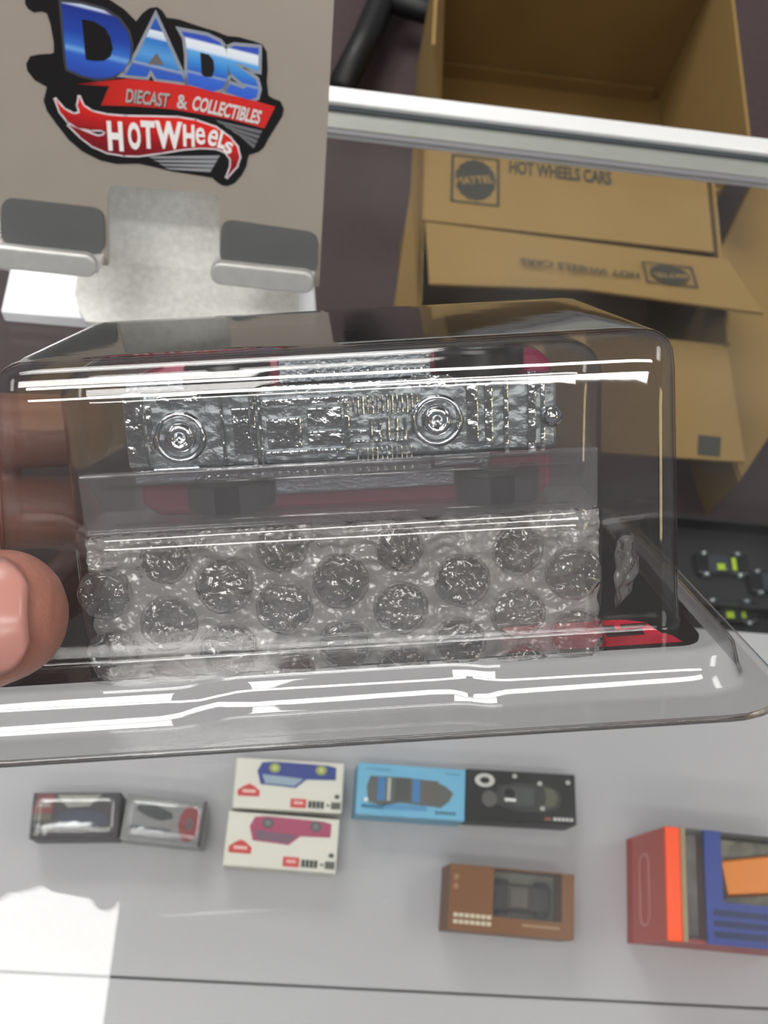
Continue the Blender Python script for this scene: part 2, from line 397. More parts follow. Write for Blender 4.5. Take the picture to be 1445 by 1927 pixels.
blueA = ramp_mat('blue_print', [(0, (52, 96, 190)), (.2, (44, 88, 180)), (.22, (230, 238, 248)), (.32, (205, 222, 240)), (.36, (50, 120, 200)), (.6, (92, 158, 222)), (.76, (60, 130, 205)), (.78, (165, 175, 190)), (.83, (60, 96, 190)), (1, (48, 96, 196))], l0, l1, dv)
l2, l3 = span((420, 10), (420, 420))
blueD = ramp_mat('deep_blue_print', [(0, (240, 244, 250)), (.1, (200, 214, 238)), (.13, (30, 52, 140)), (.45, (36, 70, 165)), (.62, (56, 110, 200)), (.68, (110, 165, 228)), (.74, (52, 96, 196)), (1, (44, 74, 170))], l2, l3, dv)
l4, l5 = span((1010, 180), (1010, 470))
blueS = ramp_mat('sky_blue_print', [(0, (62, 88, 190)), (.14, (56, 84, 188)), (.18, (236, 242, 250)), (.32, (225, 235, 247)), (.38, (100, 172, 232)), (.6, (60, 136, 216)), (.74, (52, 100, 200)), (.78, (150, 170, 200)), (.82, (62, 108, 210)), (1, (58, 100, 205))], l4, l5, dv)
silver = sol((150, 156, 166), .3)
Dl = [[(220, 8), (330, 20), (450, 52), (530, 102), (580, 170), (598, 240), (592, 320), (560, 378), (500, 412), (420, 425), (330, 405), (255, 372), (247, 330), (236, 200)],
      [(330, 100), (345, 250), (352, 322), (400, 330), (450, 328), (488, 305), (502, 260), (490, 200), (460, 150), (400, 112)]]
Al = [[(733, 92), (760, 150), (893, 445), (840, 436), (735, 424), (705, 372), (683, 414), (562, 402), (578, 388), (640, 280)],
      [(738, 284), (690, 345), (778, 350)]]
D2 = [[(872, 166), (1010, 192), (1080, 226), (1115, 270), (1127, 340), (1122, 420), (1100, 475), (1040, 495), (905, 452), (905, 300), (893, 205)],
      [(975, 282), (982, 400), (1000, 414), (1040, 414), (1052, 370), (1046, 322), (1020, 292)]]
Sl = [[(1118, 262), (1160, 246), (1292, 258), (1290, 382), (1265, 378), (1200, 345), (1165, 340), (1200, 372), (1278, 430), (1292, 480), (1280, 526), (1240, 540), (1112, 496), (1135, 452), (1160, 462), (1212, 480), (1224, 466), (1135, 390), (1122, 320)]]
sp('letter_outline', [Dl[0]], sol((66, 68, 76), .3), .0005, .0009)
for nme, l in (('letter_outline', Al), ('letter_outline', D2), ('letter_outline', Sl)): sp(nme, [l[0]], silver, .0005, .0011)
sp('letter_outline', [Dl[1]], sol((14, 13, 15), .4), .0007, -.0002)
sp('letter', Dl, blueD, .0007); sp('letter', Al, blueA, .0007); sp('letter', D2, blueS, .0007); sp('letter', Sl, blueS, .0007)
sp('letter', [D2[1]], sol((20, 20, 24)), .0008); sp('letter', [Al[1]], sol((110, 104, 100)), .0008)
l6, l7 = V((*pl(40 + 280 * .346, 470 * .346), 0)).x, V((*pl(40 + 640 * .346, 470 * .346), 0)).x
redfade = ramp_mat('red_banner_print', [(0, (40, 12, 12)), (.55, (190, 40, 32)), (1, (208, 44, 40))], l6, l7, (1, 0, 0))
sp('banner', [[(280, 455), (470, 436), (580, 425), (740, 440), (905, 462), (1060, 497), (1270, 545), (1382, 577), (1322, 695), (1130, 645), (830, 592), (620, 574), (435, 570), (468, 492), (482, 466)]], redfade, .0006)
def wd(body, a, b, h, m, z=.001, bold=.02, shear=.25):
    p0 = pl(40 + a[0] * .346, a[1] * .346); p1 = pl(40 + b[0] * .346, b[1] * .346)
    hh = (V(p0) - V(pl(40 + a[0] * .346, (a[1] - h) * .346))).length
    text2d('lettering', body, p0, p1, hh, m, stick, z=z, bold=bold, shear=shear)
gl1 = sol((176, 172, 170)); gl2 = sol((214, 212, 210))
wd('DIECAST', (570, 552), (812, 580), 76, gl1); wd('&', (848, 584), (905, 592), 78, sol((196, 194, 192)), shear=0)
wd('COLLECTIBLES', (930, 592), (1300, 674), 80, gl2, bold=.03)
wd('DIECAST', (574, 558), (816, 586), 76, sol((70, 26, 24)), z=.0008); 
flame = [(190, 538), (235, 590), (290, 618), (322, 610), (310, 570), (318, 525), (340, 572), (390, 604), (470, 622), (570, 630), (700, 632), (850, 636), (950, 652), (1060, 690), (1135, 745), (1175, 795), (1188, 850), (1172, 900), (1120, 958), (1140, 905), (1142, 862), (1112, 822), (1060, 802), (980, 798), (880, 806), (760, 826), (640, 842), (560, 840), (470, 825), (390, 790), (330, 745), (262, 678), (300, 690), (360, 716), (420, 738), (450, 732), (462, 716), (440, 702), (380, 702), (310, 690), (255, 655), (215, 606)]
fo = B(); fz = zk(flame)
for i in range(len(fz)):
    a_, b_ = V((*fz[i - 1], 0)), V((*fz[i], 0)); dd = (b_ - a_).normalized() * .0006; nn = V((-dd.y, dd.x, 0))
    fo.prism([a_ - dd + nn + V((0, 0, .00065)), a_ - dd - nn + V((0, 0, .00065)), b_ + dd - nn + V((0, 0, .00065)), b_ + dd + nn + V((0, 0, .00065))], (0, 0, .0001))
obj('flame_outline', fo, sol((226, 218, 224)), stick)
l8, l9 = span((700, 560), (700, 850))
redf = ramp_mat('flame_red_print', [(0, (226, 42, 34)), (.35, (214, 38, 32)), (.75, (140, 22, 30)), (1, (120, 18, 30))], l8, l9, dv)
sp('flame', [flame], redf, .0008)
whi = sol((238, 234, 232))
for ch, x0, x1, yb, h in (('H', 478, 566, 812, 160), ('O', 590, 658, 806, 148), ('T', 662, 738, 800, 150), ('W', 738, 886, 800, 150), ('H', 884, 950, 790, 120), ('E', 952, 1004, 778, 92), ('E', 1010, 1060, 780, 92), ('L', 1066, 1104, 796, 100), ('S', 1098, 1142, 822, 66)):
    sl = .06 if x0 < 1000 else .3
    p0 = (x0, yb); p1 = (x1, yb + (x1 - x0) * sl)
    wd('e' if ch == 'E' else ch, p0, p1, h, whi, z=.0011, bold=.015 if ch == 'E' else .045, shear=.05)
for k in range(4):
    o = 26 * k
    sp('stripe', [[(1060 + 40 * k, 650 + o), (1312 - 12 * k, 708 + o), (1300 - 12 * k, 725 + o), (1080 + 40 * k, 668 + o)]], sol((110, 112, 116)), .0006)
    sp('stripe', [[(690 + 30 * k, 848 + 20 * k), (1082 - 14 * k, 842 + 24 * k), (1070 - 14 * k, 860 + 24 * k), (720 + 30 * k, 858 + 20 * k)]], sol((150, 152, 156)), .0006)

# ------------------------------------------------------------------ cartons behind the counter
T = .004
BZ = .25
def carton_open(name, x0, x1, y0, y1, z0, z1, label):
    r = empty(name, ((x0 + x1) / 2, (y0 + y1) / 2, z0)); tag(r, label, 'box')
    w, d, h = (x1 - x0) / 2, (y1 - y0) / 2, z1 - z0
    obj('bottom_panel', B().box((-w, -d, 0), (w, d, T)), M['cardshade'], r)
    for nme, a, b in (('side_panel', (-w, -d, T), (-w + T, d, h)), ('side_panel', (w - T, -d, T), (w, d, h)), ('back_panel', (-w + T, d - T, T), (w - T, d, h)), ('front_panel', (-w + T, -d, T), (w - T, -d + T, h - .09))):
        obj(nme, B().box(a, b), M['card'] if nme != 'back_panel' else M['cardshade'], r)
    return r, w, d, h
xl = at(822, 150, BZ).x; xr = at(1385, 150, BZ).x
yA0 = at(1050, 262, BZ).y + .012; yA1 = at(1050, 165, .0).y
rA, w, d, h = carton_open('cardboard_box', xl, xr, yA0, yA1, .001, BZ + .02, 'open empty cardboard box standing behind the white counter rim')
sd = obj('inner_flap', B().box((-w + .012, d - .012, T), (w - .02, d - .008, .03)), M['cardshade'], rA)
# left and right flaps folded outwards a little
for s, dx in ((-1, -.022),):
    x = s * w
    ring = [V((x, -d, h)), V((x, d, h)), V((x + dx, d, h + .09)), V((x + dx * .8, d * .3, h + .075)), V((x + dx, -d, h + .09))]
    obj('flap', B().prism(ring, (-s * T, 0, 0)), M['card'], rA)

# closed printed carton in front of it
xB0 = at(795, 350, BZ).x; xB1 = at(1352, 420, BZ).x
yB1 = at(1050, 262, BZ).y; yM = at(1050, 452, BZ).y; yB0 = at(1050, 612, BZ).y
rB = empty('cardboard_box', ((xB0 + xB1) / 2, (yB0 + yB1) / 2, .001)); tag(rB, 'printed cardboard box with a lifted flap seen through the counter glass', 'box')
w = (xB1 - xB0) / 2; d = (yB1 - yB0) / 2; h = BZ
obj('bottom_panel', B().box((-w, -d, 0), (w, d, T)), M['cardshade'], rB)
for a, b in (((-w, -d, T), (-w + T, d, h)), ((w - T, -d, T), (w, d, h)), ((-w + T, d - T, T), (w - T, d, h)), ((-w + T, -d, T), (w - T, -d + T, h - .012))):
    obj('side_panel', B().box(a, b), M['card'], rB)
ym = yM - (yB0 + yB1) / 2
far = obj('far_flap', B().box((-w, ym + .004, h), (w - .012, d, h + T)), M['card'], rB)
near_ = B()
lift = .035
yn = -d + .045
nrg = [V((-w + .004, ym - .002, h + .004)), V((w + .002, ym - .008, h + .004)), V((w + .024, yn - .028, h + lift)), V((.0, yn - .018, h + lift - .004)), V((-w + .008, yn - .030, h + lift - .008))]
near = obj('near_flap', near_.prism(nrg, (0, 0, T)), M['card'], rB)
# prints
def onto(obj_, z): return z
fz = h + T + .0004
def lb(px, py, z=BZ + T): p = at(px, py, z + .001) - V(rB.location); return (p.x, p.y)
def frame2(name, x0, y0, x1, y1, t, m, par, z):
    return fill2d(name, [[(x0, y0), (x1, y0), (x1, y1), (x0, y1)], [(x0 + t, y0 + t), (x1 - t, y0 + t), (x1 - t, y1 - t), (x0 + t, y1 - t)]], m, par, z=z)
a = lb(847, 380); b = lb(940, 300)
frame2('emblem_frame', a[0], a[1], a[0] + (b[0] - a[0]), b[1], .0034, M['ink'], far, fz)
cxx, cyy = (a[0] + b[0]) / 2, (a[1] + b[1]) / 2
def gear(cx, cy, r, ry, n=64): return [(cx + (r * (1 + .035 * (i % 4 < 2))) * math.cos(2 * math.pi * i / n), cy + (ry * (1 + .035 * (i % 4 < 2))) * math.sin(2 * math.pi * i / n)) for i in range(n)]
rad = (b[0] - a[0]) * .41
fill2d('emblem', [gear(cxx, cyy, rad, (b[1] - a[1]) * .41)], M['ink'], far, z=fz)
text2d('emblem_lettering', 'MATTEL', (cxx - rad * .95, cyy - .010), (cxx + rad * .95, cyy - .001), .011, M['card'], far, z=fz + .0003, bold=.03)
p0, p1 = lb(958, 322), lb(1150, 333)
text2d('lettering', 'HOT WHEELS CARS', (p0[0], p0[1] - .004), (p1[0], p0[1] - .004), .021, M['ink'], far, z=fz, bold=.035)
# near flap print, upside down, on the tilted flap
e1 = (nrg[1] - nrg[0]); e2 = nrg[2] - nrg[1]
U1 = V((1, 0, 0)); n_ = e1.cross(e2).normalized()
if n_.z < 0: n_ = -n_
V1 = n_.cross(U1).normalized(); U1 = V1.cross(n_).normalized()
fr = Matrix((U1, V1, n_)).transposed().to_4x4(); fr.translation = nrg[1] + V((0, 0, T + .0016))
def onflap(o): o.matrix_local = fr; return o
onflap(frame2('emblem_frame', -.110, -.066, -.049, -.026, .0026, M['ink'], near, .0003))
onflap(fill2d('emblem', [gear(-.0795, -.046, .023, .017)], M['ink'], near, z=.0003))
onflap(text2d('emblem_lettering', 'MATTEL', (-.0595, -.043), (-.1005, -.047), .008, M['card'], near, z=.0006, bold=.03))
onflap(text2d('lettering', 'HOT WHEELS CARS', (-.117, -.050), (-.255, -.046), .012, M['ink'], near, z=.0003))
# outward left flap
obj('left_flap', B().prism([V((-w, d, h)), V((-w, -d - .01, h + .004)), V((-w - .03, -d - .02, h + .03)), V((-w - .018, 0, h + .03)), V((-w - .016, d, h + .03))], (0, 0, T)), M['card'], rB)
# grey printed square low on the front
ff0, ff1 = at(795, 560, h - .012) - V(rB.location), at(1392, 612, h - .012) - V(rB.location)
ff3, ff2 = at(760, 830, .19) - V(rB.location), at(1400, 872, .19) - V(rB.location)
ffl = obj('front_flap', B().prism([V((-w, -d + .002, h - .014)), V((w, -d + .002, h - .014)), V((ff2.x, ff2.y, .189)), V((ff3.x, ff3.y, .189))], (0, 0, T)), M['card'], rB)
s0, s1 = at(1312, 821, .20) - V(rB.location), at(1353, 862, .193) - V(rB.location)
nf_ = (V((ff2.x, ff2.y, .189)) - V((w, -d + .002, h - .014))); 
def zff(y): return h - .014 + (y + d - .002) / nf_.y * nf_.z + T + .0002
obj('printed_square', B().prism([V((x, y, zff(y))) for x, y in ((s0.x, s1.y), (s1.x, s1.y), (s1.x, s0.y), (s0.x, s0.y))], (0, 0, .0004)), M['ink'], ffl)
# flattened carton leaning on the right
rC = empty('cardboard_box', at(1430, 600, .001)); tag(rC, 'plain cardboard box right of the printed box with the lifted flap', 'box')
zC = .11
cc = [at(*p, zC) - V(rC.location) for p in ((1426, 322), (1290, 600), (1392, 905), (1452, 815), (1720, 560), (1800, 360))]
cc = [V((p.x, p.y, 0)) for p in cc]
lim = xB1 + .036 - rC.location.x; out = []
for i, p in enumerate(cc):                              # stop short of the printed box
    q = cc[i - 1]
    if (p.x > lim) != (q.x > lim): out.append(q + (p - q) * ((lim - q.x) / (p.x - q.x)))
    if p.x > lim: out.append(p)
cc = out
obj('body', B().prism(cc, (0, 0, zC - .004)), M['card'], rC)
cen = sum(cc, V()) / len(cc)
ins = [cen + (p - cen) * .985 for p in cc]
obj('top_flap', B().prism([V((p.x, p.y, zC - .0038)) for p in ins], (0, 0, T)), M['card'], rC)

# black chair leg frame on the floor beyond
ch = empty('chair_base', at(690, 60, .02)); tag(ch, 'black metal chair base on the dark floor left of the open box', 'chair')
def gc(px, py, z): return at(px, py, z) - V(ch.location)
for pts, rr in ((((640, 170), (690, 70), (745, -60), (790, -160)), .022), (((700, -10), (800, 20), (900, 40)), .020), (((745, -60), (690, -140), (640, -220)), .02)):
    n = len(pts); obj('leg', B().tube([gc(*p, .06) for p in pts], [rr] * n, 10), M['black'], ch, smooth=True)
obj('column', B().lathe([(.03, 0), (.03, .12), (.025, .12), (.025, .4)], gc(752, -80, .05), (0, 0, 1), 20), M['black'], ch)
for pp in ((640, 170), (900, 40), (640, -220)):
    obj('caster', B().cyl(gc(*pp, .03) - V((.012, 0, 0)), (1, 0, 0), .027, .024, 18), M['black'], ch)

# ------------------------------------------------------------------ small boxes on the shelf
def quad_box(name, px, H, label, group, m_side, cat='box'):
    """a small carton whose lid corners (near-left, near-right, far-right, far-left) sit at the height SH+H"""
    p = [at(*q, SH + H) for q in px]
    c = sum(p, V()) / 4; X = ((p[1] - p[0]) + (p[2] - p[3])).normalized(); X.z = 0
    ang = math.atan2(X.y, X.x)
    r = empty(name, (c.x, c.y, SH + .0003), ang); tag(r, label, cat, group)
    R = Matrix.Rotation(-ang, 3, 'Z'); q = [R @ (v - c) for v in p]
    w = sum(abs(v.x) for v in q) / 4; d = sum(abs(v.y) for v in q) / 4
    return r, w, d
def box_body(r, w, d, H, m, name='carton_body'):
    return obj(name, B().box((-w, -d, 0), (w, d, H)), m, r, bevel=.0006)
def P(r, name, loops, rgb, z, sx=1, sy=1, t=.0002): return fill2d(name, [[(x * sx, y * sy) for x, y in l] for l in loops], sol(rgb), r, z=z, thick=t)
G = 'toy car cartons on the white shelf'
# u,v in -1..1 of the lid
CAR_UP = [(-.55, -.35), (-.62, .1), (-.5, .42), (-.1, .48), (.1, .45), (.35, .1), (.75, -.02), (.8, -.4)]
H1 = .027
def white_box(px, label, body, glass, wheel, z0):
    r, w, d = quad_box('toy_car_box', px, z0 + H1, label, G, None)
    r.location.z = SH + z0 + .0003
    b = box_body(r, w, d, H1, sol((222, 220, 208)))
    z = H1 + .0003
    # car drawn upside down
    car = [(-.52, .86), (-.60, .50), (-.52, -.02), (-.1, -.06), (.12, -.10), (.32, .26), (.86, .30), (.86, .80), (.7, .88), (-.3, .92)]
    P(b, 'car_picture', [car], body, z, w, d)
    P(b, 'car_picture', [[(-.50, .38), (-.44, .02), (-.08, 0), (.10, -.04), (.26, .28)]], glass, z + .0003, w, d)
    for cx in (-.28, .58): P(b, 'wheel_picture', [disc(cx, .66, .105, 20, .2)], wheel, z + .0005, w, d); P(b, 'wheel_picture', [disc(cx, .66, .05, 16, .1)], tuple(min(255, int(v * 1.3)) for v in wheel), z + .0007, w, d)
    P(b, 'red_emblem', [[(-.92, -.52), (-.93, -.3), (-.82, -.12), (-.72, -.02), (-.62, -.12), (-.52, -.3), (-.53, -.52)]], (200, 70, 72), z, w, d)
    P(b, 'red_emblem', [[(-.84, -.38), (-.84, -.26), (-.60, -.26), (-.60, -.38)]], (232, 190, 180), z + .0003, w, d)
    P(b, 'red_label', [[(.05, -.88), (.05, -.52), (.34, -.52), (.34, -.88)]], (205, 74, 72), z, w, d)
    P(b, 'red_label', [[(.11, -.74), (.11, -.62), (.28, -.62), (.28, -.74)]], (232, 180, 172), z + .0003, w, d)
    for i in range(4): P(b, 'black_print', [[(.38 + .075 * i, -.86), (.38 + .075 * i, -.58), (.44 + .075 * i, -.58), (.44 + .075 * i, -.86)]], (58, 60, 54), z, w, d)
    P(b, 'black_print', [[(.715, -.76), (.715, -.68), (.77, -.68), (.77, -.76)]], (70, 72, 66), z, w, d)
    for i in range(4): P(b, 'black_print', [[(.8 + .045 * i, -.86), (.8 + .045 * i, -.58), (.835 + .045 * i, -.58), (.835 + .045 * i, -.86)]], (58, 60, 54), z, w, d)
    P(b, 'black_print', [disc(.9, -.36, .05, 14, .09)], (80, 80, 80), z, w, d)
    return r
white_box([(430, 1518), (641, 1532), (649, 1436), (452, 1427)], 'white toy car carton with a blue car picture', (52, 66, 140), (150, 170, 186), (150, 158, 96), 0)
white_box([(417, 1628), (629, 1644), (641, 1543), (432, 1526)], 'white toy car carton with a crimson car picture', (168, 72, 104), (120, 92, 110), (96, 92, 96), 0)
# light blue carton with a window
def toy_shape(par, w, d, z, body, glass, sy=1):
    b = B(); b.hexa([(-w, -d, z), (w, -d, z), (w, d, z), (-w, d, z), (-w * .96, -d * .9, z + .006), (w * .96, -d * .9, z + .006), (w * .96, d * .9, z + .006), (-w * .96, d * .9, z + .006)])
    t = obj('toy_car_body', b, body, par, bevel=.002, seg=3)
    b = B(); b.hexa([(-w * .55, -d * .85, z + .006), (w * .35, -d * .85, z + .006), (w * .35, d * .85, z + .006), (-w * .55, d * .85, z + .006), (-w * .4, -d * .7, z + .011), (w * .12, -d * .7, z + .011), (w * .12, d * .7, z + .011), (-w * .4, d * .7, z + .011)])
    obj('toy_car_cabin', b, glass, t, bevel=.001)
    return t
r, w, d = quad_box('toy_car_box', [(668, 1530), (873, 1548), (877, 1447), (674, 1436)], H1, 'light blue toy car carton', G, None)
b = box_body(r, w, d, H1, sol((112, 178, 212)))
z = H1 + .0003
P(b, 'car_picture', [[(-.78, -.5), (-.82, .1), (-.76, .5), (-.1, .52), (.4, .46), (.62, .3), (.78, .05), (.7, -.3), (.55, -.55), (-.2, -.45), (-.5, -.62)]], (92, 96, 92), z, w, d)
for x0, x1, c in ((-.62, -.48, (66, 124, 178)), (-.44, -.38, (176, 182, 176)), (.02, .16, (66, 124, 178)), (-.3, -.02, (76, 80, 76)), (.2, .5, (96, 92, 88))):
    P(b, 'car_picture', [[(x0, -.42), (x0, .48), (x1, .46), (x1, -.40)]], c, z + .0003, w, d)
P(b, 'blue_shadow_print', [[(-.5, -.75), (-.5, -.55), (.3, -.5), (.3, -.72)]], (84, 148, 190), z, w, d)
for i in range(6): P(b, 'dark_print', [[(.46 + .065 * i, -.8), (.46 + .065 * i, -.68), (.5 + .065 * i, -.68), (.5 + .065 * i, -.8)]], (52, 82, 104), z, w, d)
for x0, x1 in ((-.85, -.38), (.62, .9)): P(b, 'dark_print', [[(x0, .74), (x0, .82), (x1, .82), (x1, .74)]], (92, 156, 188), z, w, d)
P(b, 'dark_print', [[(-.9, -.72), (-.9, -.6), (-.5, -.58), (-.5, -.76)]], (64, 120, 156), z, w, d)
P(b, 'white_dot', [disc(-.82, -.42, .04, 14, .08)], (225, 238, 240), z + .0005, w, d)
# black carton
r, w, d = quad_box('toy_car_box', [(874, 1542), (1083, 1554), (1083, 1458), (879, 1447)], H1, 'black toy car carton', G, None)
b = box_body(r, w, d, H1, sol((30, 30, 30)))
P(b, 'white_ring', [disc(-.66, .58, .18, 24, .27), disc(-.66, .58, .09, 20, .13)], (196, 196, 190), z, w, d)
P(b, 'car_picture', [[(-.45, -.35), (-.48, 0), (-.42, .4), (0, .55), (.45, .52), (.68, .3), (.74, 0), (.68, -.4), (.4, -.55), (0, -.58)]], (58, 60, 58), z, w, d)
P(b, 'car_picture', [[(.42, -.36), (.46, 0), (.42, .42), (.6, .34), (.68, .02), (.6, -.32)]], (92, 92, 74), z + .0003, w, d)
P(b, 'car_picture', [[(-.34, -.24), (-.34, .28), (-.08, .38), (.24, .34), (.24, -.3), (-.08, -.36)]], (74, 76, 76), z + .0003, w, d)
P(b, 'car_picture', [disc(-.22, .1, .1, 18, .2)], (22, 22, 22), z + .0005, w, d)
P(b, 'car_picture', [disc(-.58, -.14, .14, 18, .32)], (92, 90, 88), z + .0003, w, d)
P(b, 'headlight_picture', [[(-.3, -.2), (-.3, -.08), (-.1, -.1), (-.1, -.2)]], (230, 232, 226), z + .0007, w, d)
for c in ((-.12, .8), (.34, .56), (.38, -.42), (.86, .66)): P(b, 'white_dot', [disc(c[0], c[1], .045, 12, .09)], (176, 178, 172), z + .0007, w, d)
P(b, 'red_print', [[(.42, -.86), (.42, -.76), (.54, -.76), (.54, -.86)]], (150, 80, 74), z, w, d)
for i in range(5): P(b, 'white_print', [[(.58 + .075 * i, -.86), (.58 + .075 * i, -.74), (.635 + .075 * i, -.74), (.635 + .075 * i, -.86)]], (206, 204, 200), z, w, d)
# brown carton with a clear window and a dark car in it
Hb = .034
r, w, d = quad_box('toy_car_box', [(842, 1749), (1081, 1770), (1079, 1646), (848, 1624)], Hb, 'brown toy car carton with a clear window', G, None)
bb = B()
x0, x1, y0, y1 = -.30 * w, .80 * w, -.50 * d, .96 * d
bb.box((-w, -d, 0), (x0, d, Hb)).box((x1, -d, 0), (w, d, Hb)).box((x0, -d, 0), (x1, y0, Hb)).box((x0, y1, 0), (x1, d, Hb)).box((x0, y0, 0), (x1, y1, .006))
b = obj('carton_body', bb, sol((120, 78, 44)), r)
obj('inner_tray', B().box((x0, y0, .006), (x1, y1, .012)), sol((150, 150, 138)), r)
obj('clear_window', B().box((x0, y0, Hb - .001), (x1, y1, Hb)), M['window'], r)
z = Hb + .0003
for j in range(2):
    for i in range(7): P(b, 'cream_print', [[(-.92 + .088 * i, -.60 - .2 * j), (-.92 + .088 * i, -.48 - .2 * j), (-.85 + .088 * i, -.48 - .2 * j), (-.85 + .088 * i, -.60 - .2 * j)]], (206, 194, 170), z, w, d)
for i in range(12): P(b, 'cream_print', [[(.18 + .05 * i, -.72), (.18 + .05 * i, -.65), (.215 + .05 * i, -.65), (.215 + .05 * i, -.72)]], (176, 150, 118), z, w, d)
for v in (.32, .6): P(b, 'cream_print', [disc(-.9, v, .04, 12, .09)], (160, 122, 84), z, w, d)
car = empty('toy_car'); car.location = r.matrix_basis @ V((.24 * w, .18 * d, .012)); car.rotation_euler = r.rotation_euler
tag(car, 'dark grey toy car inside the brown carton with clear window', 'toy car')
toy_shape(car, .50 * w, .46 * d, .002, sol((62, 66, 68), .3), sol((110, 104, 96), .25))
for sx in (-.32, .32):
    for sy in (-1, 1): obj('wheel', B().cyl((sx * w, sy * .47 * d - .001, .004), (0, 1, 0), .0045, .002, 14), M['tyre'], car)
# two clear-wrapped dark boxes at the left
def wrap_box(px, label, side):
    r, w, d = quad_box('toy_car_box', px, H1, label, G, None)
    b = box_body(r, w, d, H1 - .001, sol(side)); 
    bl = B()
    n = 9; vs = []; fs = []
    for i in range(n):
        for j in range(5):
            u = i / (n - 1) * 2 - 1; vv = j / 4 * 2 - 1
            vs.append((u * w * .985, vv * d * .96, H1 + .0012 + .0012 * math.cos(u * 1.4) * math.cos(vv * 1.3)))
    for i in range(n - 1):
        for j in range(4): fs.append((i * 5 + j, (i + 1) * 5 + j, (i + 1) * 5 + j + 1, i * 5 + j + 1))
    bl.add(vs, fs); obj('clear_wrap', bl, M['window'], r, smooth=True, solid=.0002)
    return b, w, d, H1 - .0007
b, w, d, z = wrap_box([(52, 1578), (220, 1578), (230, 1490), (65, 1492)], 'dark wrapped carton with a red corner label', (50, 46, 50))
P(b, 'red_label', [[(-.98, .1), (-.9, .95), (-.5, .95), (-.54, .1)]], (150, 62, 58), z, w, d); P(b, 'white_print', [[(-.88, .36), (-.85, .66), (-.58, .66), (-.6, .36)]], (186, 168, 162), z + .0003, w, d)
P(b, 'olive_print', [[(-.98, -.2), (-.96, .08), (-.56, .08), (-.58, -.2)]], (112, 104, 84), z, w, d)
for x in (-.9, -.72): P(b, 'white_print', [[(x, -.85), (x + .03, -.35), (x + .13, -.35), (x + .1, -.85)]], (176, 176, 174), z, w, d)
P(b, 'car_picture', [[(-.42, -.5), (-.38, .02), (-.1, .22), (.3, .2), (.7, .0), (.78, -.45)]], (54, 66, 92), z, w, d)
P(b, 'silver_card', [[(-.46, .9), (-.2, .34), (.3, .4), (.56, .9)]], (178, 176, 166), z, w, d)
b, w, d, z = wrap_box([(226, 1577), (378, 1597), (392, 1507), (240, 1494)], 'silver wrapped carton with a red end print', (160, 160, 160))
P(b, 'car_picture', [[(-.7, .55), (-.6, .75), (-.3, .62), (.15, .35), (.2, .1), (-.1, -.05), (-.45, .1), (-.72, .35)]], (64, 70, 72), z, w, d)
P(b, 'red_print', [gear(.62, -.05, .26, .75, 48)], (166, 70, 76), z, w, d); P(b, 'grey_disc', [disc(.62, -.05, .1, 16, .26)], (120, 104, 106), z + .0003, w, d)
P(b, 'grey_print', [[(-.9, -.6), (-.88, -.3), (.2, -.36), (.18, -.66)]], (120, 122, 130), z, w, d)
P(b, 'dark_end', [[(.9, -1), (.9, 1), (.99, 1), (.99, -1)]], (92, 84, 88), z, w, d)
# large orange and blue carton at the right edge
Ho = .075
r, w, d = quad_box('toy_set_box', [(1262, 1768), (1560, 1800), (1545, 1582), (1248, 1556)], Ho, 'large orange and blue boxed toy set with clear windows', G, None)
sb = B().box((-w, -d, 0), (w, d, .012))
obj('carton_bottom', sb, sol((176, 58, 48)), r)
obj('carton_end', B().box((-w, -d, .012), (-w + .003, d, Ho - .002)), sol((204, 96, 84)), r)
obj('carton_end', B().box((w - .003, -d, .012), (w, d, Ho - .002)), sol((204, 96, 84)), r)
obj('carton_side', B().box((-w + .003, -d, .012), (w - .003, -d + .002, Ho - .002)), sol((176, 50, 44)), r)
obj('carton_side', B().box((-w + .003, d - .002, .012), (w - .003, d, Ho - .002)), sol((60, 62, 58)), r)
obj('orange_edge', B().box((-w - .0005, -d - .0003, Ho - .003), (-w + .009, d, Ho)), sol((255, 84, 22)), r, bevel=.001)
obj('cream_edge', B().box((-w + .009, -d, Ho - .003), (-w + .012, d, Ho)), sol((150, 134, 100)), r)
bx0 = -w + .0235
obj('blue_band', B().box((bx0, -d, Ho - .002), (bx0 + .0105, d, Ho + .0005)), sol((48, 64, 138)), r)
obj('blue_band', B().box((bx0 + .0105, -d, Ho - .002), (w, -d + .024, Ho + .0005)), sol((46, 62, 134)), r)
for k in range(3): fill2d('dark_stripe', [[(bx0 + .004, -d + .004 + .006 * k), (w, -d + .004 + .006 * k), (w, -d + .0075 + .006 * k), (bx0 + .004, -d + .0075 + .006 * k)]], sol((30, 38, 80)), r, z=Ho + .0007)
obj('clear_window', B().box((-w + .012, -d, Ho - .0015), (bx0, d, Ho - .0005)), M['window'], r)
obj('inner_card', B().box((-w + .012, -d + .002, .058), (bx0, d - .002, .062)), mat('mottled_grey_card', (96, 92, 88), .4, scale=70, var=.7, rgb2=(190, 180, 176)), r)
obj('inner_card', B().box((bx0 + .0105, -d + .024, .05), (w - .003, d - .002, .054)), mat('dark_rock_print', (34, 32, 28), .4, scale=110, var=.6, rgb2=(176, 172, 150)), r)
ob = B().hexa([(bx0 + .016, -d + .028, .054), (w - .004, -d + .034, .054), (w - .004, -d + .060, .054), (bx0 + .013, -d + .050, .054), (bx0 + .017, -d + .029, .068), (w - .004, -d + .036, .068), (w - .004, -d + .059, .068), (bx0 + .0135, -d + .048, .068)])
ot = obj('orange_block', ob, sol((214, 122, 22), .4), r, bevel=.001)
